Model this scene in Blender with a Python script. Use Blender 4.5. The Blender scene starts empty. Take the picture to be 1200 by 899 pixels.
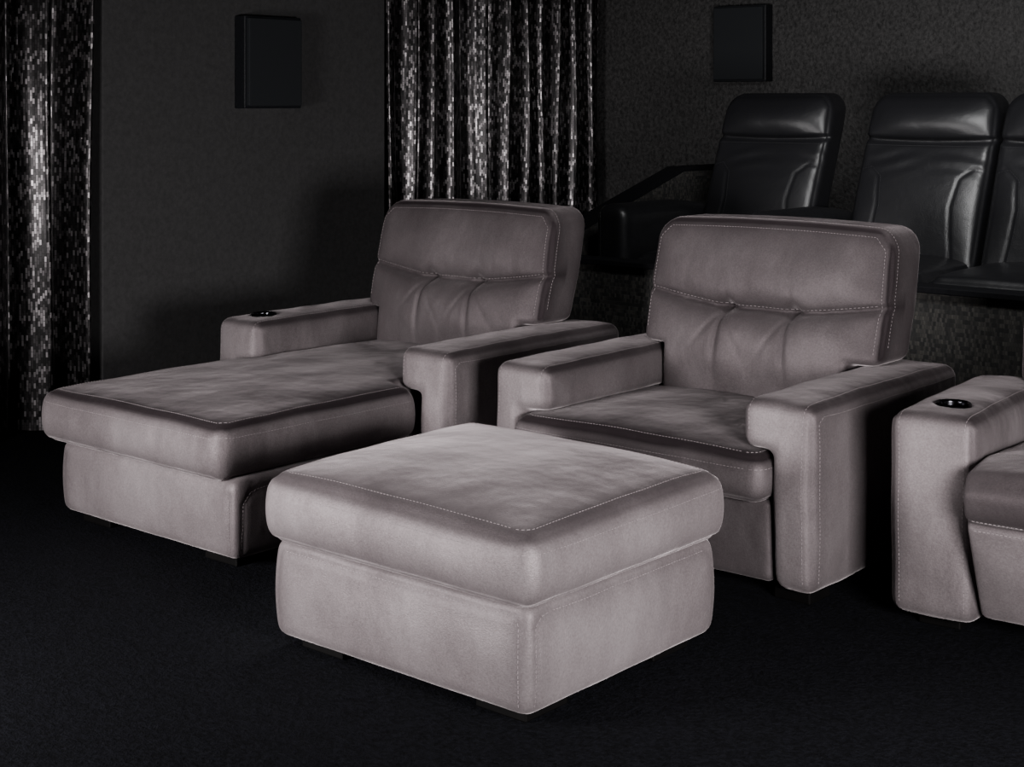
import bpy, bmesh, math, random
import numpy as np
from mathutils import Vector
from mathutils.bvhtree import BVHTree
random.seed(3)
S = bpy.context.scene
COL = S.collection

# ------------------------------------------------------------ materials
def newmat(name):
    m = bpy.data.materials.new(name); m.use_nodes = True
    nt = m.node_tree
    return m, nt, nt.nodes['Principled BSDF']
def N(nt, t, **kw):
    n = nt.nodes.new(t)
    for k, v in kw.items():
        if k in n.inputs: n.inputs[k].default_value = v
        else: setattr(n, k, v)
    return n
def ramp(nt, fac, stops):
    r = nt.nodes.new('ShaderNodeValToRGB')
    els = r.color_ramp.elements
    while len(els) < len(stops): els.new(0.5)
    for e, (p, c) in zip(els, stops):
        e.position = p; e.color = (*c, 1)
    nt.links.new(fac, r.inputs['Fac'])
    return r.outputs['Color']

def velvet_mat():
    m, nt, b = newmat('mauve_velvet'); L = nt.links
    tc = N(nt, 'ShaderNodeTexCoord')
    n1 = N(nt, 'ShaderNodeTexNoise', Scale=3.5, Detail=9.0, Roughness=0.60, Distortion=0.1)
    n2 = N(nt, 'ShaderNodeTexNoise', Scale=170.0, Detail=3.0, Roughness=0.7)
    mp = N(nt, 'ShaderNodeMapping'); mp.inputs['Scale'].default_value = (1.0, 1.0, 0.6)
    L.new(tc.outputs['Object'], mp.inputs['Vector'])
    L.new(mp.outputs[0], n1.inputs['Vector']); L.new(tc.outputs['Object'], n2.inputs['Vector'])
    mx = N(nt, 'ShaderNodeMix'); mx.data_type = 'FLOAT'; mx.inputs[0].default_value = 0.40
    L.new(n1.outputs['Fac'], mx.inputs[2]); L.new(n2.outputs['Fac'], mx.inputs[3])
    c = ramp(nt, mx.outputs[0], [(0.34, (0.100, 0.084, 0.087)), (0.5, (0.150, 0.129, 0.133)), (0.66, (0.205, 0.180, 0.185))])
    # shade put into the colour: beside seams with their pressed pile, and per panel
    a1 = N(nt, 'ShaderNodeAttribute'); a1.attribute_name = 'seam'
    a2 = N(nt, 'ShaderNodeAttribute'); a2.attribute_name = 'shade'
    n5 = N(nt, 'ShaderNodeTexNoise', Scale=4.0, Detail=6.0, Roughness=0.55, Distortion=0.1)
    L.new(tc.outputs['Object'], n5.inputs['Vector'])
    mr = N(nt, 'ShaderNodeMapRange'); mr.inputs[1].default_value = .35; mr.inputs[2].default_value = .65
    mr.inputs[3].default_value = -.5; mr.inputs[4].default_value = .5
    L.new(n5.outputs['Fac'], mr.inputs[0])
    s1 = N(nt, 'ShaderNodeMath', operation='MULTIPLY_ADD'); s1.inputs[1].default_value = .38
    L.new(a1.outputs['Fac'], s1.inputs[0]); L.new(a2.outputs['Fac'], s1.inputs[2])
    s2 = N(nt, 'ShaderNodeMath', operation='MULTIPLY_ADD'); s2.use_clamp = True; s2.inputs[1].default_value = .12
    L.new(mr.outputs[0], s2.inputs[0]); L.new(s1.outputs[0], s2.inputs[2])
    mc = N(nt, 'ShaderNodeMix'); mc.data_type = 'RGBA'
    L.new(s2.outputs[0], mc.inputs[0])
    L.new(c, mc.inputs[6]); mc.inputs[7].default_value = (0.020, 0.0155, 0.017, 1)
    L.new(mc.outputs[2], b.inputs['Base Color'])
    sh = N(nt, 'ShaderNodeMapRange'); sh.inputs[3].default_value = .42; sh.inputs[4].default_value = .08
    L.new(s2.outputs[0], sh.inputs[0]); L.new(sh.outputs[0], b.inputs['Sheen Weight'])
    b.inputs['Metallic'].default_value = 0.38
    b.inputs['Roughness'].default_value = 0.56
    b.inputs['Specular IOR Level'].default_value = 0.05
    b.inputs['Sheen Roughness'].default_value = 0.34
    b.inputs['Sheen Tint'].default_value = (0.92, 0.82, 0.84, 1)
    n3 = N(nt, 'ShaderNodeTexNoise', Scale=300.0, Detail=3.0)
    n4 = N(nt, 'ShaderNodeTexNoise', Scale=4.5, Detail=3.0, Roughness=0.45)
    L.new(tc.outputs['Object'], n3.inputs['Vector']); L.new(mp.outputs[0], n4.inputs['Vector'])
    b1 = N(nt, 'ShaderNodeBump', Strength=0.5, Distance=0.002)
    b2 = N(nt, 'ShaderNodeBump', Strength=1.0, Distance=0.024)
    L.new(n3.outputs['Fac'], b1.inputs['Height']); L.new(n4.outputs['Fac'], b2.inputs['Height'])
    L.new(b2.outputs['Normal'], b1.inputs['Normal']); L.new(b1.outputs['Normal'], b.inputs['Normal'])
    return m
def leather_mat():
    m, nt, b = newmat('black_leather'); L = nt.links
    tc = N(nt, 'ShaderNodeTexCoord')
    b.inputs['Base Color'].default_value = (0.006, 0.006, 0.007, 1)
    b.inputs['Roughness'].default_value = 0.40
    b.inputs['Specular IOR Level'].default_value = 0.38
    v = N(nt, 'ShaderNodeTexVoronoi', Scale=260.0)
    n = N(nt, 'ShaderNodeTexNoise', Scale=9.0, Detail=3.0, Distortion=0.4)
    L.new(tc.outputs['Object'], v.inputs['Vector']); L.new(tc.outputs['Object'], n.inputs['Vector'])
    b1 = N(nt, 'ShaderNodeBump', Strength=0.2, Distance=0.002)
    b2 = N(nt, 'ShaderNodeBump', Strength=0.35, Distance=0.010)
    L.new(v.outputs['Distance'], b1.inputs['Height']); L.new(n.outputs['Fac'], b2.inputs['Height'])
    L.new(b2.outputs['Normal'], b1.inputs['Normal']); L.new(b1.outputs['Normal'], b.inputs['Normal'])
    return m
def simple_mat(name, col, rough=0.5, metal=0.0, scale=60, amp=0.3, bump=0.2, bdist=0.003, spec=0.5):
    m, nt, b = newmat(name); L = nt.links
    tc = N(nt, 'ShaderNodeTexCoord')
    n = N(nt, 'ShaderNodeTexNoise', Scale=float(scale), Detail=4.0, Roughness=0.65)
    L.new(tc.outputs['Object'], n.inputs['Vector'])
    c = ramp(nt, n.outputs['Fac'], [(0.3, tuple(k*(1-amp) for k in col)), (0.7, tuple(k*(1+amp) for k in col))])
    L.new(c, b.inputs['Base Color'])
    b.inputs['Roughness'].default_value = rough; b.inputs['Metallic'].default_value = metal
    b.inputs['Specular IOR Level'].default_value = spec
    bp = N(nt, 'ShaderNodeBump', Strength=bump, Distance=bdist)
    L.new(n.outputs['Fac'], bp.inputs['Height']); L.new(bp.outputs['Normal'], b.inputs['Normal'])
    return m
def mosaic_mat(name, stops, scale, rough, metal=0.0, uv=False, bw=0.5, rh=0.8, bumpd=0.004, rot=False):
    m, nt, b = newmat(name); L = nt.links
    tc = N(nt, 'ShaderNodeTexCoord')
    src = tc.outputs['UV'] if uv else tc.outputs['Object']
    br = N(nt, 'ShaderNodeTexBrick', Scale=float(scale))
    br.inputs['Color1'].default_value = (0, 0, 0, 1); br.inputs['Color2'].default_value = (1, 1, 1, 1)
    br.inputs['Mortar'].default_value = (0, 0, 0, 1)
    br.inputs['Mortar Size'].default_value = 0.03; br.inputs['Brick Width'].default_value = bw
    br.inputs['Row Height'].default_value = rh
    sx = N(nt, 'ShaderNodeSeparateXYZ'); cb = N(nt, 'ShaderNodeCombineXYZ')
    L.new(src, sx.inputs[0])
    if not uv:
        ad = N(nt, 'ShaderNodeMath', operation='ADD')
        L.new(sx.outputs[0], ad.inputs[0]); L.new(sx.outputs[1], ad.inputs[1])
        L.new(ad.outputs[0], cb.inputs[0]); L.new(sx.outputs[2], cb.inputs[1])
    else:   # vertical strips of sequins
        L.new(sx.outputs[1], cb.inputs[0]); L.new(sx.outputs[0], cb.inputs[1])
    L.new(cb.outputs[0], br.inputs['Vector'])
    c = ramp(nt, br.outputs['Color'], stops)
    L.new(c, b.inputs['Base Color'])
    b.inputs['Roughness'].default_value = rough; b.inputs['Metallic'].default_value = metal
    if bumpd:
        bp = N(nt, 'ShaderNodeBump', Strength=0.6, Distance=bumpd)
        L.new(br.outputs['Color'], bp.inputs['Height']); L.new(bp.outputs['Normal'], b.inputs['Normal'])
    return m

VELVET = velvet_mat(); LEATHER = leather_mat()
THREAD = simple_mat('thread', (0.16, 0.136, 0.141), 0.7)
THREADB = simple_mat('black_thread', (0.018, 0.018, 0.020), 0.6)
FOOT = simple_mat('dark_wood_foot', (0.0016, 0.0014, 0.0014), 0.6, scale=20, spec=.08)
CARPET = simple_mat('carpet', (0.0028, 0.0029, 0.0041), 1.0, scale=90, amp=0.9, bump=1.0, bdist=0.012, spec=.05)
PANEL = simple_mat('wall_fabric', (0.031, 0.0302, 0.0308), 0.9, scale=45, amp=0.2, bump=0.4, spec=.2)
WALLTEX = simple_mat('textured_wallcovering', (0.023, 0.022, 0.0220), 0.6, scale=44, amp=0.7, bump=0.9, bdist=0.008, spec=.3)
DARKWALL = simple_mat('dark_wall', (0.010, 0.010, 0.011), 0.9, spec=.1)
RISER = mosaic_mat('riser_covering', [(0, (.010, .010, .010)), (.3, (.014, .0135, .013)), (1, (.044, .041, .037))], 50, 0.55)
RAIL = simple_mat('rail_black', (0.004, 0.004, 0.005), 0.7, spec=.1)
CURT = mosaic_mat('sequin_curtain', [(0, (.005, .0047, .0047)), (.35, (.012, .011, .0114)), (.7, (.034, .031, .032)), (1, (.18, .166, .171))], 32, 0.30, 0.85, uv=True, bw=0.80, rh=0.34, bumpd=.0006)
SPK = simple_mat('speaker_plastic', (0.006, 0.0065, 0.008), 0.5, spec=.2)
GRILLE = simple_mat('speaker_grille', (0.010, 0.0112, 0.013), 0.85, scale=400, spec=.2)
CHROME = simple_mat('cup_metal', (0.04, 0.04, 0.045), 0.18, 1.0, scale=5, amp=0.05, bump=0.0)

# ------------------------------------------------------------ mesh helpers
def bm_box(x0, x1, y0, y1, z0, z1, bev=0.03, seg=5):
    bm = bmesh.new()
    bmesh.ops.create_cube(bm, size=1)
    for v in bm.verts:
        v.co = Vector((x0+(v.co.x+.5)*(x1-x0), y0+(v.co.y+.5)*(y1-y0), z0+(v.co.z+.5)*(z1-z0)))
    if bev > 0:
        bmesh.ops.bevel(bm, geom=list(bm.edges), offset=bev, segments=seg, profile=0.5, affect='EDGES')
    return bm
def bm_prism(poly, axis, lo, hi, bev=0.03, seg=4):
    bm = bmesh.new()
    def P(p, t): return Vector((t, p[0], p[1])) if axis == 'x' else Vector((p[0], t, p[1]))
    A = [bm.verts.new(P(p, lo)) for p in poly]; B = [bm.verts.new(P(p, hi)) for p in poly]
    bm.faces.new(A); bm.faces.new(B[::-1])
    n = len(poly)
    for i in range(n):
        bm.faces.new([A[i], B[i], B[(i+1) % n], A[(i+1) % n]])
    bmesh.ops.recalc_face_normals(bm, faces=list(bm.faces))
    if bev > 0:
        bmesh.ops.bevel(bm, geom=list(bm.edges), offset=bev, segments=seg, profile=0.5, affect='EDGES', clamp_overlap=True)
    return bm
def join_bms(bms):
    me = bpy.data.meshes.new('tmp'); out = bmesh.new()
    for b in bms:
        b.to_mesh(me); out.from_mesh(me); b.free()
    bpy.data.meshes.remove(me)
    return out
def finish(name, bm, mat, origin, parent=None, smooth=True):
    me = bpy.data.meshes.new(name); bm.to_mesh(me); bm.free()
    co = np.empty(len(me.vertices)*3, dtype=np.float32); me.vertices.foreach_get('co', co)
    co = co.reshape(-1, 3) - np.array(origin, dtype=np.float32); me.vertices.foreach_set('co', co.ravel())
    if smooth: me.shade_smooth()
    me.materials.append(mat)
    ob = bpy.data.objects.new(name, me); COL.objects.link(ob)
    if parent: ob.parent = parent
    else: ob.location = origin
    return ob
def empty(name, loc, rz=0):
    e = bpy.data.objects.new(name, None); COL.objects.link(e); e.location = loc; e.rotation_euler = (0, 0, rz)
    e.empty_display_size = 0.2
    return e
def seg_dist(P, a, b):
    a = np.array(a); b = np.array(b); ab = b-a
    t = np.clip(((P-a) @ ab)/max(ab @ ab, 1e-9), 0, 1)
    return np.linalg.norm(P-(a+t[:, None]*ab), axis=1)
def topshade(k, side=0.0):
    """shade put into the colour of the horizontal panel / of the side panels"""
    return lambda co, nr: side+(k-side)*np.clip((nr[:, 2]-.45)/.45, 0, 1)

def soft(name, bms, mat, origin, parent, voxel=0.009, sm=8, deform=None, grooves=(), gdepth=0.005, gsig=0.008,
         stitches=(), thread=None, post=None, extra_seam=None, shade=None):
    bm = join_bms(bms)
    me = bpy.data.meshes.new('t'); bm.to_mesh(me); bm.free()
    ob = bpy.data.objects.new('t', me); COL.objects.link(ob)
    r = ob.modifiers.new('r', 'REMESH'); r.mode = 'VOXEL'; r.voxel_size = voxel; r.adaptivity = 0
    s = ob.modifiers.new('s', 'SMOOTH'); s.factor = 0.5; s.iterations = sm
    dg = bpy.context.evaluated_depsgraph_get()
    m2 = bpy.data.meshes.new_from_object(ob.evaluated_get(dg))
    bpy.data.objects.remove(ob); bpy.data.meshes.remove(me)
    n = len(m2.vertices)
    co = np.empty(n*3); m2.vertices.foreach_get('co', co); co = co.reshape(-1, 3)
    nr = np.empty(n*3); m2.vertices.foreach_get('normal', nr); nr = nr.reshape(-1, 3)
    dmin = np.full(n, 9.0)
    if grooves:
        for path in grooves:
            for i in range(len(path)-1):
                dmin = np.minimum(dmin, seg_dist(co, path[i], path[i+1]))
    d2 = extra_seam(co) if extra_seam is not None else dmin
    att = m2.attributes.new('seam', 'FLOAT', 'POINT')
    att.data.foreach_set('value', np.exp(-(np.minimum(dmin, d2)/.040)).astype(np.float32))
    at2 = m2.attributes.new('shade', 'FLOAT', 'POINT')  # painted shade per panel, mostly by which way it faces
    at2.data.foreach_set('value', (shade(co, nr) if shade else np.zeros(n)).astype(np.float32))
    if grooves:
        co = co - nr*(gdepth*np.exp(-(dmin/gsig)**2))[:, None]
    if deform: co = deform(co)
    if post: co = post(co)
    m2.vertices.foreach_set('co', co.ravel()); m2.update()
    if stitches:
        bm = bmesh.new(); bm.from_mesh(m2); bvh = BVHTree.FromBMesh(bm); bm.free()
        V = []; F = []
        for path in stitches:
            pts = []
            for i in range(len(path)-1):
                a = np.array(path[i], float); b = np.array(path[i+1], float)
                k = max(1, int(np.linalg.norm(b-a)/0.0115))
                for j in range(k): pts.append(a+(b-a)*j/k)
            if len(pts) < 3: continue
            pts = np.array(pts)
            if deform: pts = deform(pts)
            hits = []
            for p in pts:
                h = bvh.find_nearest(Vector(p))
                hits.append((h[0], h[1]))
            for i in range(len(hits)-1):
                a, na = hits[i]; b, nb = hits[i+1]
                if (b-a).length > 0.04: continue
                d = (b-a)
                if d.length < 1e-4: continue
                a2 = a+d*0.20; b2 = a+d*0.76; nn = (na+nb).normalized(); w = d.normalized().cross(nn)*0.0010
                k = len(V); up = nn*0.0012; dn = nn*-0.001
                for q in (a2, b2):
                    V += [q+w+dn, q-w+dn, q-w*0.6+up, q+w*0.6+up]
                F += [(k, k+1, k+2, k+3), (k+4, k+7, k+6, k+5), (k+3, k+2, k+6, k+7), (k, k+3, k+7, k+4), (k+1, k+5, k+6, k+2), (k, k+4, k+5, k+1)]
        sm_ = bpy.data.meshes.new(name+'_stitching'); sm_.from_pydata([tuple(v-Vector(origin)) for v in V], [], F)
        sm_.materials.append(thread or THREAD)
        so = bpy.data.objects.new(name+'_stitching', sm_); COL.objects.link(so); so.parent = parent
    co = co-np.array(origin)
    m2.vertices.foreach_set('co', co.ravel()); m2.update(); m2.shade_smooth()
    m2.materials.clear(); m2.materials.append(mat); m2.name = name
    o = bpy.data.objects.new(name, m2); COL.objects.link(o); o.parent = parent
    return o

def ring(x0, x1, y0, y1, z, r=0.03):
    p = []
    for cx, cy, a0 in ((x1-r, y0+r, -90), (x1-r, y1-r, 0), (x0+r, y1-r, 90), (x0+r, y0+r, 180)):
        for k in range(5):
            a = math.radians(a0+k*22.5); p.append((cx+r*math.cos(a), cy+r*math.sin(a), z))
    p.append(p[0]); return p

def puff(x0, x1, y0, y1, z0, z1, top=0.03, side=0.012, pinch=0.0, wr=0.0, lift=0.0):
    def f(P):
        P = P.copy()
        u = np.clip((P[:, 0]-x0)/(x1-x0)*2-1, -1, 1); v = np.clip((P[:, 1]-y0)/(y1-y0)*2-1, -1, 1)
        w = np.clip((P[:, 2]-z0)/(z1-z0), 0, 1)
        dome = (1-np.abs(u)**3)*(1-np.abs(v)**3)
        P[:, 2] += top*dome*np.clip(w*2-1, 0, 1)
        P[:, 2] += lift*((1-u)*.5+(1+v)*.5)*.5*w
        b = side*np.sin(np.pi*w)
        P[:, 0] += b*np.sign(u)*np.clip((np.abs(u)-.7)/.3, 0, 1)*(1-0.5*np.abs(v)**4)
        P[:, 1] += b*np.sign(v)*np.clip((np.abs(v)-.7)/.3, 0, 1)*(1-0.5*np.abs(u)**4)
        if wr:
            x, y, z = P[:, 0], P[:, 1], P[:, 2]
            P[:, 2] += wr*(np.sin(x*13+y*5+2*np.sin(y*6))*np.sin(y*11-x*4))*np.clip(w*2-1, 0, 1)
            P[:, 0] += wr*.8*np.sin(y*21+z*11)*np.sin(y*9); P[:, 1] += wr*.8*np.sin(x*19+z*13)*np.sin(x*8)
        return P
    return f

def feet(parent, origin, spots, h=0.05, s=0.12):
    bms = [bm_box(x-s/2, x+s/2, y-s/2, y+s/2, 0.0, h, 0.004, 2) for x, y in spots]
    finish('feet', join_bms(bms), FOOT, origin, parent, smooth=False)

# ------------------------------------------------------------ ottoman
def ottoman():
    o = (-2.73, 3.12, 0); e = empty('ottoman', o)
    x0, x1, y0, y1, z0, z1 = -3.208, -2.276, 2.713, 3.545, 0.284, 0.460
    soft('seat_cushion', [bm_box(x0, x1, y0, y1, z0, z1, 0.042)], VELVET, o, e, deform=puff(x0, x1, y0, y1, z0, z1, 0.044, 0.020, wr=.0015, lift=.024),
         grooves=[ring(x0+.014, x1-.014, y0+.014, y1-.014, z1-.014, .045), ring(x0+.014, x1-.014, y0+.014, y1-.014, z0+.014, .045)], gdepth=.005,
         shade=topshade(.42),
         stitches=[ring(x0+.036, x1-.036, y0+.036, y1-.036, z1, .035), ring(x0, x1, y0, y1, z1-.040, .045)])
    x0, x1, y0, y1, z0, z1 = -3.18, -2.290, 2.727, 3.515, 0.034, 0.30
    v = []
    for (cx, cy, sx, sy) in ((x1, y0, -1, 1), (x0, y0, 1, 1), (x1, y1, -1, -1)):
        v.append([(cx+sx*.03, cy, z0+.02), (cx+sx*.03, cy, z1-.055), (cx+sx*.035, cy, z1-.03)])
        v.append([(cx, cy+sy*.03, z0+.02), (cx, cy+sy*.03, z1-.055), (cx, cy+sy*.05, z1-.035), (cx, cy+sy*.09, z1-.03)])
    top = [[(x1, y0+.09, z1-.03), (x1, y1-.05, z1-.03)], [(x0+.05, y0, z1-.03), (x1-.05, y0, z1-.03)]]
    soft('base', [bm_box(x0, x1, y0, y1, z0, z1, 0.030)], VELVET, o, e, deform=puff(x0, x1, y0, y1, z0, z1, 0, 0.016, wr=.0015),
         grooves=v+top+[ring(x0+.01, x1-.01, y0+.01, y1-.01, z1, .04)], gdepth=.004, stitches=[v[0], v[1]]+top)
    feet(e, o, [(-3.05, 2.86), (-2.42, 2.86), (-3.05, 3.38), (-2.42, 3.38)], h=0.055, s=0.16)
ottoman()

# ------------------------------------------------------------ shared seat parts
def arm(name, x0, x1, y0, y1, ztop, inner, o, e, wlow=0.14, zb=0.442, cup=None, z0=0.04):
    if wlow is None:
        prof = [(x0, z0), (x1, z0), (x1, ztop), (x0, ztop)]
    elif inner > 0:
        xl = x0+wlow; prof = [(x0, z0), (xl, z0), (xl, zb), (x1, zb), (x1, ztop), (x0, ztop)]
    else:
        xl = x1-wlow; prof = [(x1, z0), (xl, z0), (xl, zb), (x0, zb), (x0, ztop), (x1, ztop)]
    def df(P):
        P = P.copy()
        u = np.clip((P[:, 0]-x0)/(x1-x0)*2-1, -1, 1); v = np.clip((P[:, 1]-y0)/(y1-y0)*2-1, -1, 1)
        w = np.clip((P[:, 2]-z0)/(ztop-z0), 0, 1)
        P[:, 2] += .015*(1-u**2)*np.clip(w*4-3, 0, 1)*(1-v**4)
        y = P[:, 1]; x = P[:, 0]; z = P[:, 2]
        out = np.clip(np.abs(u)*3-2, 0, 1)*np.sign(u)
        P[:, 0] += out*.013*np.sin(np.pi*w)*(1-v**4) + .002*np.sin(y*17+z*13)*np.sin(z*12)
        P[:, 1] -= np.clip(-v*8-7, 0, 1)*.020*np.sin(np.pi*np.clip(w, 0, 1))*(1-u**2)
        P[:, 2] += .0015*np.sin(y*21)*np.sin(x*30+y*9)
        return P
    xo, xi = (x0, x1) if inner > 0 else (x1, x0)
    si = 1 if inner > 0 else -1
    zlow_i = zb+.02 if wlow else z0
    g = [[(xo+si*.012, y1-.05, ztop-.012), (xo+si*.012, y0+.012, ztop-.012), (xo+si*.012, y0+.012, z0+.02)],
         [(xi-si*.012, y1-.05, ztop-.012), (xi-si*.012, y0+.012, ztop-.012), (xi-si*.012, y0+.012, zlow_i)]]
    st = [[(xo+si*.034, y1-.03, ztop), (xo+si*.034, y0+.06, ztop), (xo+si*.034, y0+.015, ztop-.015), (xo+si*.034, y0, ztop-.06), (xo+si*.034, y0, z0+.02)],
          [(xo, y1-.03, ztop-.034), (xo, y0+.06, ztop-.034), (xo, y0+.034, ztop-.05), (xo, y0+.034, z0+.02)],
          [(xi-si*.032, y1-.03, ztop), (xi-si*.032, y0+.06, ztop), (xi-si*.032, y0+.015, ztop-.015), (xi-si*.032, y0, ztop-.06), (xi-si*.032, y0, zlow_i+.02)]]
    post = None
    if cup:
        def post(P):
            P = P.copy(); r = np.hypot(P[:, 0]-cup[0], P[:, 1]-cup[1])
            m = (P[:, 2] > ztop-.05) & (r < .046)
            P[m, 2] -= .075
            return P
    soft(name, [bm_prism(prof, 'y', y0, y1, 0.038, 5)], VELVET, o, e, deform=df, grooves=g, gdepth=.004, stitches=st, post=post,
         shade=lambda co, nr: .60*np.clip((nr[:, 2]-.45)/.45, 0, 1)+.25*np.clip((np.abs(nr[:, 0])-.5)/.4, 0, 1))
    if cup:
        bm = bmesh.new(); zt = ztop+.010
        prf = [(.001, zt-.055), (.036, zt-.055), (.041, zt-.05), (.042, zt), (.043, zt+.006), (.048, zt+.007), (.052, zt+.003), (.053, zt-.006)]
        K = 40; rows = []
        for r, z in prf:
            rows.append([bm.verts.new((cup[0]+r*math.cos(2*math.pi*k/K), cup[1]+r*math.sin(2*math.pi*k/K), z)) for k in range(K)])
        for a, b in zip(rows[:-1], rows[1:]):
            for k in range(K): bm.faces.new([a[k], a[(k+1) % K], b[(k+1) % K], b[k]])
        bm.faces.new(rows[0][::-1])
        finish(name+'_cup_holder', bm, CHROME, o, e)

def back(cx, w, o, e, wl=None, y0=4.55, th=0.22, ztop=1.045, zlo=0.36, tilt=0.25):
    x0, x1 = cx-w/2, cx+w/2; wl = wl or w-.19
    up = bm_prism([(x0+.005, .60), (x1-.005, .60), (x1+.005, .80), (x1, ztop-.05), (x1-.05, ztop), (x0+.05, ztop), (x0, ztop-.05), (x0-.005, .80)], 'y', y0, y0+th, .045, 5)
    lo = bm_box(cx-wl/2, cx+wl/2, y0, y0+th-.03, zlo, .68, .03)
    tx = .13
    def zs(x):
        d = np.clip((np.abs(x-cx)-tx)/(w/2-tx), 0, 1)
        return .745+.045*d**1.3
    def df(P):
        P = P.copy(); x = P[:, 0]; z = P[:, 2]
        f = np.clip((y0+th*.55-P[:, 1])/(th*.5), 0, 1)
        u = np.clip((x-cx)/(w/2), -1, 1)
        z_s = zs(x)
        dz = z-z_s
        uu = (1-np.abs(u)**3.2)
        tu = np.clip(dz/(ztop-.02-z_s), 0, 1); tl = np.clip(-dz/(z_s-.44), 0, 1)
        bul = .040*np.sin(np.pi*tu**.8)*uu + .060*np.sin(np.pi*tl**.60)*uu
        gro = -.014*np.exp(-(dz/.013)**2)
        dim = 0
        low = 1/(1+np.exp(np.clip(dz/.008, -30, 30)))
        for s in (-1, 1):
            dx = x-(cx+s*tx); r = np.hypot(dx, dz)
            dim = dim-.036*np.exp(-(r/.030)**2)
            for k, sl, L_, d_ in ((1.0, .05, .12, .024), (.8, .75, .06, .015), (.8, -.65, .06, .015)):
                xc = dx + s*sl*dz
                dim = dim-low*d_*np.exp(-(xc/(.007-.03*np.clip(dz, -.3, 0)))**2)*np.exp(np.clip(dz, -1, 0)/L_)
            dim = dim-(1-low)*.006*np.exp(-(dx/.012)**2)*np.exp(-np.clip(dz, 0, 1)/.04)
        mid = np.exp(-((x-cx)/.10)**2)
        dim = dim-.012*mid*np.exp(-(dz/.04)**2)
        P[:, 1] -= f*(bul+gro+dim)
        P[:, 1] += .003*np.sin(x*21+z*13)*np.sin(z*19)*f
        P[:, 2] += .012*(1-u**2)*np.clip((z-.9)/.1, 0, 1)
        P[:, 1] += (P[:, 2]-.45)*tilt
        return P
    def es(P):
        d = np.abs(P[:, 2]-zs(P[:, 0]))+.012
        for s in (-1, 1):
            dx = P[:, 0]-(cx+s*tx); dz = P[:, 2]-.745
            d = np.minimum(d, np.hypot(dx, np.where(dz < 0, np.maximum(-dz-.12, 0)*.7, dz))+.022)
        return d+np.clip(P[:, 1]-(y0+th*.5), 0, 9)*5
    K = 30
    seam = [(x0+.02+(w-.04)*k/K, y0, 0) for k in range(K+1)]
    s1 = [(p[0], y0, float(zs(np.array(p[0])))+.012) for p in seam]
    edge = [(x1-.030, y0, .64), (x1-.024, y0, .80), (x1-.03, y0, ztop-.07), (x1-.07, y0, ztop-.03), (x0+.07, y0, ztop-.03), (x0+.03, y0, ztop-.07), (x0+.024, y0, .80), (x0+.03, y0, .64)]
    edge2 = [(x1, y0+.035, .66), (x1, y0+.035, ztop-.06), (x1-.055, y0+.035, ztop), (x0+.055, y0+.035, ztop)]
    gr = [(x1-.008, y0+.010, .63), (x1-.004, y0+.010, .80), (x1-.012, y0+.010, ztop-.06), (x1-.06, y0+.010, ztop-.012), (x0+.06, y0+.010, ztop-.012), (x0+.012, y0+.010, ztop-.06), (x0+.004, y0+.010, .80), (x0+.008, y0+.010, .63)]
    grb = [(x1-.008, y0+th-.010, .63), (x1-.012, y0+th-.010, ztop-.06), (x1-.06, y0+th-.010, ztop-.012), (x0+.06, y0+th-.010, ztop-.012)]
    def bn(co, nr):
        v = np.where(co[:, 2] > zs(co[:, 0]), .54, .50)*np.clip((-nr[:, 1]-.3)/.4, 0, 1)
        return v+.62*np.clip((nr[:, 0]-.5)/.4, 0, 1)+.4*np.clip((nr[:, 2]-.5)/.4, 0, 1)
    soft('back_cushion', [up, lo], VELVET, o, e, deform=df, grooves=[gr, grb], gdepth=.005, stitches=[s1, edge, edge2], voxel=.008, sm=6, extra_seam=es, shade=bn)
    def tf(P):
        P = P.copy(); P[:, 1] += np.clip(P[:, 2]-.45, 0, 1)*tilt; return P
    soft('back_frame', [bm_box(cx-wl/2-.0, cx+wl/2+.0, y0+th-.05, y0+th+.06, .05, .70, .02)], VELVET, o, e, deform=tf, voxel=.014)

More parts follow.
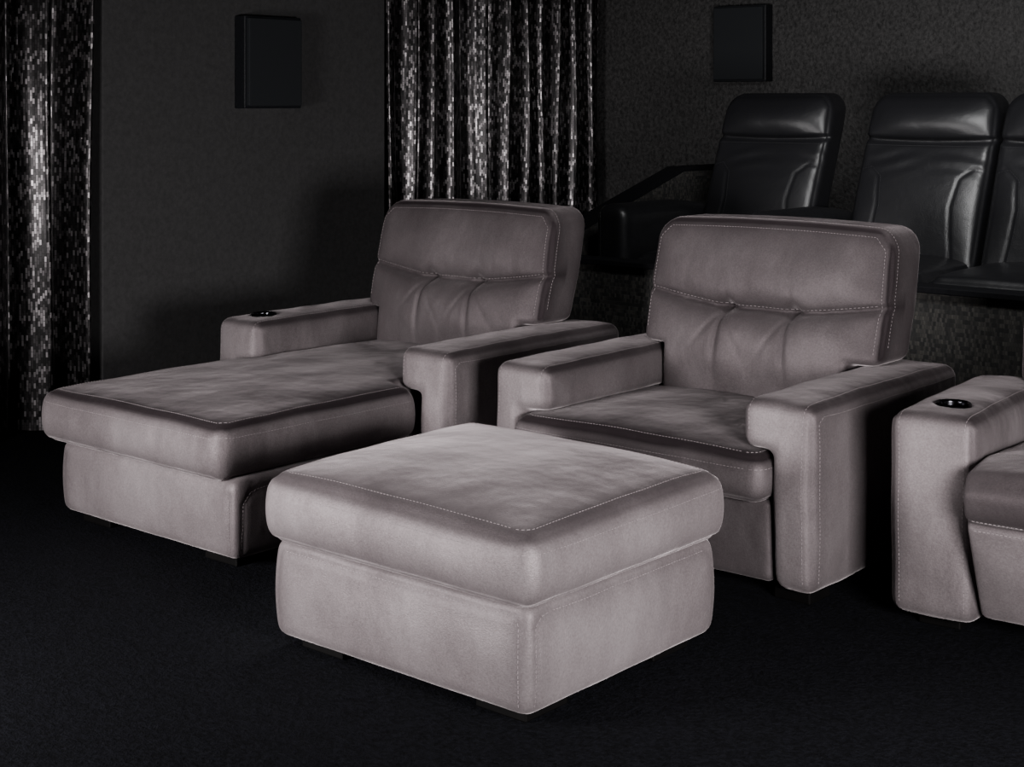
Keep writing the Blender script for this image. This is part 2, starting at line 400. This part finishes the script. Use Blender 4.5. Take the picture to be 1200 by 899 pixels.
# ------------------------------------------------------------ chaise
def chaise():
    cx = -4.275; o = (cx, 4.0, 0); e = empty('chaise_longue', o)
    x0, x1, y0, z0, z1 = -4.787, -3.793, 3.033, .278, .460
    a0, a1 = -4.66, -3.90
    P1 = puff(x0, x1, y0, 4.75, z0, z1, .032, .020, wr=.0018)
    g = [(a0+.02, 3.90, z1-.012), (x0+.014, 3.885, z1-.014), (x0+.014, y0+.05, z1-.014), (x0+.05, y0+.014, z1-.014), (x1-.05, y0+.014, z1-.014), (x1-.014, y0+.05, z1-.014), (x1-.014, 3.885, z1-.014)]
    st = [(x0+.036, 3.88, z1), (x0+.036, y0+.06, z1), (x0+.06, y0+.036, z1), (x1-.06, y0+.036, z1), (x1-.036, y0+.06, z1), (x1-.036, 3.88, z1)]
    st2 = [(x0, 3.88, z1-.040), (x0, y0+.045, z1-.040), (x0+.045, y0, z1-.040), (x1-.045, y0, z1-.040), (x1, y0+.045, z1-.040), (x1, 3.88, z1-.040)]
    soft('seat_cushion', [bm_box(x0, x1, y0, 3.905, z0, z1, .042), bm_box(a0, a1, 3.6, 4.62, z0, z1, .02)], VELVET, o, e, deform=P1, gdepth=.005,
         shade=topshade(.84, .08), grooves=[g, [(p[0], p[1], z0+.014) for p in g]], stitches=[st, st2])
    x0, x1, y0, z0, z1 = -4.715, -3.765, 3.070, .036, .29
    v = [[(x1, y0+.03, z0+.02), (x1, y0+.03, z1-.08), (x1, y0+.06, z1-.045), (x1, y0+.12, z1-.035), (x1, 3.86, z1-.035)],
         [(x1-.03, y0, z0+.02), (x1-.03, y0, z1-.05)], [(x0+.03, y0, z0+.02), (x0+.03, y0, z1-.05)]]
    soft('base', [bm_box(x0, x1, y0, 3.905, z0, z1, .030), bm_box(-4.76, -3.80, 3.90, 4.75, z0, .28, .02)], VELVET, o, e,
         shade=lambda co, nr: .3*np.clip((nr[:, 0]-.4)/.4, 0, 1),
         deform=puff(x0, x1, y0, 3.905, z0, z1, 0, .014, wr=.002), grooves=v, gdepth=.005, stitches=[v[0], v[1]])
    arm('arm_left', -4.92, -4.67, 3.915, 4.93, .603, 1, o, e, cup=(-4.80, 4.06))
    arm('arm_right', -3.895, -3.645, 3.915, 4.93, .59, -1, o, e)
    back(cx, .965, o, e, wl=.79)
    feet(e, o, [(-4.58, 3.20), (-3.90, 3.20), (-4.78, 4.75), (-3.74, 4.75)], .05, .16)
chaise()

# ------------------------------------------------------------ armchair
def armchair():
    cx = -2.833; o = (cx, 4.3, 0); e = empty('armchair', o)
    A0, A1 = -3.447, -2.218
    x0, x1, y0, y1, z0, z1 = A0+.132, A1-.146, 3.865, 4.60, .29, .435
    g = ring(x0+.014, x1-.014, y0+.014, y1-.014, z1-.014, .04)
    soft('seat_cushion', [bm_box(x0, x1, y0, y1, z0, z1, .040)], VELVET, o, e, deform=puff(x0, x1, y0, y1+.1, z0, z1, .034, .014, wr=.002),
         shade=topshade(.80, .40), grooves=[g, [(p[0], p[1], z0+.014) for p in g]], gdepth=.005, stitches=[ring(x0+.034, x1-.034, y0+.034, y1-.034, z1, .035), ring(x0, x1, y0, y1, z1-.038, .04)])
    soft('base', [bm_box(x0+.012, x1-.0, 3.93, 4.78, .05, .30, .02)], VELVET, o, e, shade=lambda co, nr: np.full(len(co), .65), deform=puff(x0, x1, 3.93, 4.78, .05, .3, 0, .004, wr=.002))
    arm('arm_left', A0, A0+.240, 3.92, 4.90, .588, 1, o, e, wlow=.13)
    arm('arm_right', A1-.246, A1, 3.92, 4.90, .588, -1, o, e)
    back(cx+.005, .965, o, e, wl=.74)
    feet(e, o, [(A0+.10, 4.03), (A1-.10, 4.03), (A0+.10, 4.8), (A1-.10, 4.8)], .05, .12)
armchair()

def armchair_reclining():
    A0 = -2.005; cx = A0+.63; o = (A0, 3.95, 0); e = empty('armchair.001', o, math.radians(5))
    A1 = A0+1.26
    arm('arm_left', A0, A0+.25, 3.96, 4.72, .603, 1, o, e, wlow=None, cup=(A0+.135, 4.11))
    arm('arm_right', A1-.25, A1, 3.96, 4.72, .603, -1, o, e, wlow=None)
    x0, x1 = A0+.258, A1-.258
    prof = [(3.86, .49), (3.82, .44), (3.84, .365), (3.855, .345), (3.97, .07), (4.05, .06), (4.60, .06), (4.60, .47), (4.0, .505)]
    g = [(x0, 3.852, .350), (x1, 3.852, .350)]
    st = [[(x0+.02, 3.845, .365), (x1-.02, 3.845, .365)], [(x0+.02, 3.86, .335), (x1-.02, 3.86, .335)]]
    def df(P):
        P = P.copy(); u = np.clip((P[:, 0]-x0)/(x1-x0)*2-1, -1, 1)
        f = np.clip((4.0-P[:, 1])/.1, 0, 1); z = P[:, 2]
        P[:, 1] -= f*(1-u**6)*(.022*np.sin(np.pi*np.clip((z-.35)/.16, 0, 1))+.02*np.sin(np.pi*np.clip((z-.06)/.28, 0, 1)))
        P[:, 2] += .02*(1-u**4)*np.clip((z-.4)/.08, 0, 1)
        return P
    soft('seat_and_footrest', [bm_prism(prof, 'x', x0, x1, .018, 4)], VELVET, o, e, deform=df, grooves=[g], gdepth=.012, gsig=.012, stitches=st,
         shade=lambda co, nr: .58*np.clip((co[:, 2]-.34)/.02, 0, 1)+.12)
    back(cx, .93, o, e, wl=.74)
    feet(e, o, [(A0+.12, 4.1), (A1-.12, 4.1), (A0+.12, 4.62), (A1-.12, 4.62)], .05, .12)
armchair_reclining()

# ------------------------------------------------------------ rear leather recliners
PZ = 0.38
def recliner(name, x0, x1, arms):
    cx = (x0+x1)/2; w = x1-x0; yb = 6.36; o = (cx, 6.1, PZ); e = empty(name, o)
    def df(P):
        P = P.copy(); x, z = P[:, 0], P[:, 2]
        f = np.clip((yb+.12-P[:, 1])/.1, 0, 1); u = np.clip((x-cx)/(w/2), -1, 1)
        uu = 1-np.abs(u)**3
        P[:, 1] -= f*uu*.060*np.sin(np.pi*np.clip((z-1.30)/.21, 0, 1))
        P[:, 1] -= f*uu*.042*np.sin(np.pi*np.clip((z-.75)/.54, 0, 1)**1.3)
        P[:, 1] += f*.025*np.exp(-((z-1.295-.012*u**2)/.012)**2)
        P[:, 1] -= f*.004*np.exp(-((np.abs(u)-.78)/.20)**2)*np.clip((1.2-z)/.2, 0, 1)
        P[:, 1] += f*.004*np.exp(-((z-1.21)/.05)**2)*np.sin(x*9+2)*np.sin(z*90+4*np.sin(x*7))
        P[:, 0] = cx+(P[:, 0]-cx)*(1-.03*np.clip((z-1.35)/.17, 0, 1))
        P[:, 1] += (z-.85)*.40-.17
        return P
    h = w/2
    def cur(s, dx=0):
        return [(cx+s*(h*(.98)-dx), yb, 1.17), (cx+s*(h*.80-dx), yb, 1.185), (cx+s*(h*.62-dx), yb, 1.14), (cx+s*(h*.56-dx), yb, 1.02), (cx+s*(h*.60-dx), yb, .9), (cx+s*(h*.66-dx), yb, .78)]
    up = bm_prism([(x0, .72), (x1, .72), (x1, 1.46), (x1-.05, 1.515), (x0+.05, 1.515), (x0, 1.46)], 'y', yb, yb+.17, .038, 5)
    top = [(x0+.02, yb, 1.278), (x1-.02, yb, 1.278)]
    edge = [(x1-.008, yb+.01, .8), (x1-.010, yb+.01, 1.45), (x1-.055, yb+.01, 1.50), (x0+.055, yb+.01, 1.50), (x0+.010, yb+.01, 1.45), (x0+.008, yb+.01, .8)]
    soft('backrest', [up], LEATHER, o, e, deform=df, grooves=[cur(-1), cur(1), edge], gdepth=.005, gsig=.007,
         stitches=[cur(-1, .016), cur(1, .016), top], thread=THREADB, voxel=.008, sm=6)
    x0s, x1s = x0+.005, x1-.005
    soft('seat_cushion', [bm_box(x0s, x1s, 5.66, 6.40, .60, .785, .045)], LEATHER, o, e, deform=puff(x0s, x1s, 5.66, 6.5, .6, .785, .03, .01, wr=.002),
         grooves=[ring(x0s+.012, x1s-.012, 5.672, 6.38, .772, .05)], voxel=.010)
    soft('footrest_base', [bm_box(x0s, x1s, 5.70, 6.50, PZ+.03, .61, .03)], LEATHER, o, e, voxel=.014)
    for i, (a0, a1) in enumerate(arms):
        def da(P, a0=a0, a1=a1):
            P = P.copy(); u = np.clip((P[:, 0]-a0)/(a1-a0)*2-1, -1, 1)
            P[:, 2] += .02*(1-u**2)*np.clip((P[:, 2]-.9)/.05, 0, 1)
            P[:, 2] -= .05*np.clip((P[:, 1]-6.1)/.5, 0, 1)*np.clip((P[:, 2]-.8)/.1, 0, 1)
            return P
        soft('arm_%d' % (i+1), [bm_box(a0, a1, 5.62, 6.42, PZ+.03, .985, .045)], LEATHER, o, e, deform=da, voxel=.011,
             grooves=[[(a0+.01, 6.4, .975), (a0+.01, 5.63, .975), (a0+.01, 5.63, .45)]], stitches=[[(a0+.035, 6.35, .99), (a0+.035, 5.66, .985), (a0+.035, 5.62, .93), (a0+.035, 5.62, .5)]], thread=THREADB)
    bms = [bm_box(cx+s-.04, cx+s+.04, y-.04, y+.04, PZ, PZ+.04, .003, 2) for s in (-h+.08, h-.08) for y in (5.78, 6.42)]
    finish('feet', join_bms(bms), FOOT, o, e, False)
recliner('leather_recliner', -4.135, -3.535, [(-4.32, -4.145), (-3.525, -3.38)])
recliner('leather_recliner.001', -3.345, -2.730, [])
recliner('leather_recliner.002', -2.710, -2.095, [(-2.085, -1.93)])

# ------------------------------------------------------------ room
def room_box(name, x0, x1, y0, y1, z0, z1, mat, bev=0.0):
    o = ((x0+x1)/2, (y0+y1)/2, (z0+z1)/2)
    return finish(name, bm_box(x0, x1, y0, y1, z0, z1, bev, 2), mat, o, None, smooth=False)
WL, WB, WR, WF, CH = -6.16, 8.0, 2.2, -2.6, 2.75
room_box('floor', WL-.1, WR+.1, WF-.1, WB+.1, -.1, 0, CARPET)
room_box('ceiling', WL-.1, WR+.1, WF-.1, WB+.1, CH, CH+.1, DARKWALL)
room_box('wall_left', WL-.1, WL, WF, WB, 0, CH, DARKWALL)
room_box('wall_back', WL-.1, WR+.1, WB, WB+.1, 0, CH, WALLTEX)
room_box('wall_right', WR, WR+.1, WF, WB, 0, CH, DARKWALL)
room_box('wall_front', WL-.1, WR+.1, WF-.1, WF, 0, CH, DARKWALL)
room_box('wall_panel', WL, -6.0, 4.12, 5.93, 0, CH, PANEL, .004)

WR2, WB2 = WR-.005, WB-.005
room_box('raised_platform', -4.45, WR2, 5.45, WB2, 0, PZ, CARPET)
o = (-2.0, 5.4, 0); e = empty('partition_front', o)
finish('riser_front', bm_box(-4.45, WR2, 5.35, 5.45, 0, .76, 0), RISER, o, e, False)
finish('riser_cap', bm_box(-4.45, WR2, 5.33, 5.45, .76, .785, .004, 2), RAIL, o, e, False)
o = (-4.5, 6.4, 0); e = empty('partition_side', o)
side = [(5.35, 0), (WB2, 0), (WB2, 1.115), (6.55, 1.115), (5.35, .755)]
finish('side_wall', bm_prism(side, 'x', -4.53, -4.452, 0), RISER, o, e, False)
cap = [(5.33, .755), (6.55, 1.115), (WB2, 1.115), (WB2, 1.14), (6.545, 1.14), (5.33, .782)]
finish('side_cap', bm_prism(cap, 'x', -4.55, -4.452, 0), RAIL, o, e, False)

def curtain(name, y0, y1, xc, seed):
    o = (xc, (y0+y1)/2, 0)
    n = int((y1-y0)/.008); ph = 0; xs = []
    for i in range(n+1):
        t = y0+(y1-y0)*i/n
        lam = .19+.045*math.sin(t*5.3+seed)+.03*math.sin(t*11.7)
        ph += .008/lam*2*math.pi
        a = .062+.014*math.sin(t*3.1+seed)
        xs.append((a*math.sin(ph)+.012*math.sin(2.3*ph+1), t, ph))
    zs = [0.015+(CH-.04)*k/40 for k in range(41)]
    bm = bmesh.new(); uvl = bm.loops.layers.uv.new('UVMap'); g = []; arc = [0]
    for i in range(1, n+1): arc.append(arc[-1]+math.hypot(xs[i][0]-xs[i-1][0], xs[i][1]-xs[i-1][1]))
    for z in zs:
        k = 1+.1*(1-z/CH)
        g.append([bm.verts.new((xc+p[0]*k+.005*math.sin(z*3+p[2]*.4), p[1]+.012*math.sin(z*2.1+p[2]*.3), z)) for p in xs])
    for r in range(len(zs)-1):
        for i in range(n):
            f = bm.faces.new([g[r][i], g[r][i+1], g[r+1][i+1], g[r+1][i]])
            for l, (ii, rr) in zip(f.loops, ((i, r), (i+1, r), (i+1, r+1), (i, r+1))):
                l[uvl].uv = (arc[ii], zs[rr])
    finish(name, bm, CURT, o)
curtain('curtain', 1.2, 4.08, -6.06, 1)
curtain('curtain.001', 5.98, 7.97, -6.06, 4)

def speaker(name, c, axis):
    w, h, d = .37, .46, .10
    e = empty(name, c); o = c
    x, y, z = c
    if axis == 'x':
        body = bm_box(x, x+d-.02, y-w/2, y+w/2, z-h/2, z+h/2, .006, 3)
        gr = bm_box(x+d-.028, x+d, y-w/2+.012, y+w/2-.012, z-h/2+.012, z+h/2-.012, .006, 3)
    else:
        body = bm_box(x-w/2, x+w/2, y-d+.02, y, z-h/2, z+h/2, .006, 3)
        gr = bm_box(x-w/2+.012, x+w/2-.012, y-d, y-d+.028, z-h/2+.012, z+h/2-.012, .006, 3)
    finish('cabinet', body, SPK, o, e, False); finish('grille', gr, GRILLE, o, e, False)
speaker('wall_speaker', (-6.0, 5.07, 1.67), 'x')
speaker('wall_speaker.001', (-4.985, 8.0, 1.825), 'y')

# ------------------------------------------------------------ lights
def area(name, loc, target, sx, sy, power, col=(1, 1, 1), spread=180):
    l = bpy.data.lights.new(name, 'AREA'); l.shape = 'RECTANGLE'; l.size = sx; l.size_y = sy; l.energy = power; l.color = col
    l.spread = math.radians(spread)
    ob = bpy.data.objects.new(name, l); COL.objects.link(ob); ob.location = loc
    d = Vector(target)-Vector(loc); ob.rotation_euler = d.to_track_quat('-Z', 'Y').to_euler()
    return ob
def spot(name, loc, target, power, size, soft=.12, blend=.9):
    l = bpy.data.lights.new(name, 'SPOT'); l.energy = power; l.spot_size = math.radians(size); l.spot_blend = blend; l.shadow_soft_size = soft
    so = bpy.data.objects.new(name, l); COL.objects.link(so); so.location = loc
    so.rotation_euler = (Vector(target)-so.location).to_track_quat('-Z', 'Y').to_euler()
area('softbox_front', (-3.9, .5, .95), (-3.5, 3.4, .3), 1.1, .6, 92, (1, .97, .97), 115)
area('softbox_side', (.1, 2.1, .95), (-2.6, 3.6, .3), .9, .6, 80, (1, .97, .97), 105)
spot('ceiling_spot', (-3.6, 4.0, 2.6), (-3.14, 3.24, .45), 280, 26)
spot('curtain_spot', (-4.9, 6.3, 2.65), (-6.0, 6.95, 1.0), 90, 50, .05)
area('rear_row_light', (-2.2, 4.4, 2.7), (-3.0, 6.6, 1.0), .8, .4, 40, spread=100)
W = bpy.data.worlds.new('world'); S.world = W; W.use_nodes = True
W.node_tree.nodes['Background'].inputs[0].default_value = (.5, .5, .55, 1)
W.node_tree.nodes['Background'].inputs[1].default_value = .01

# ------------------------------------------------------------ camera
cam = bpy.data.cameras.new('camera'); co = bpy.data.objects.new('camera', cam); COL.objects.link(co)
cam.sensor_width = 36; cam.lens = 1800*36/1200
cam.shift_y = -(449.5-120)/1200
co.location = (0, 0, 1.47); co.rotation_euler = (math.radians(90), 0, math.radians(40.6))
S.camera = co
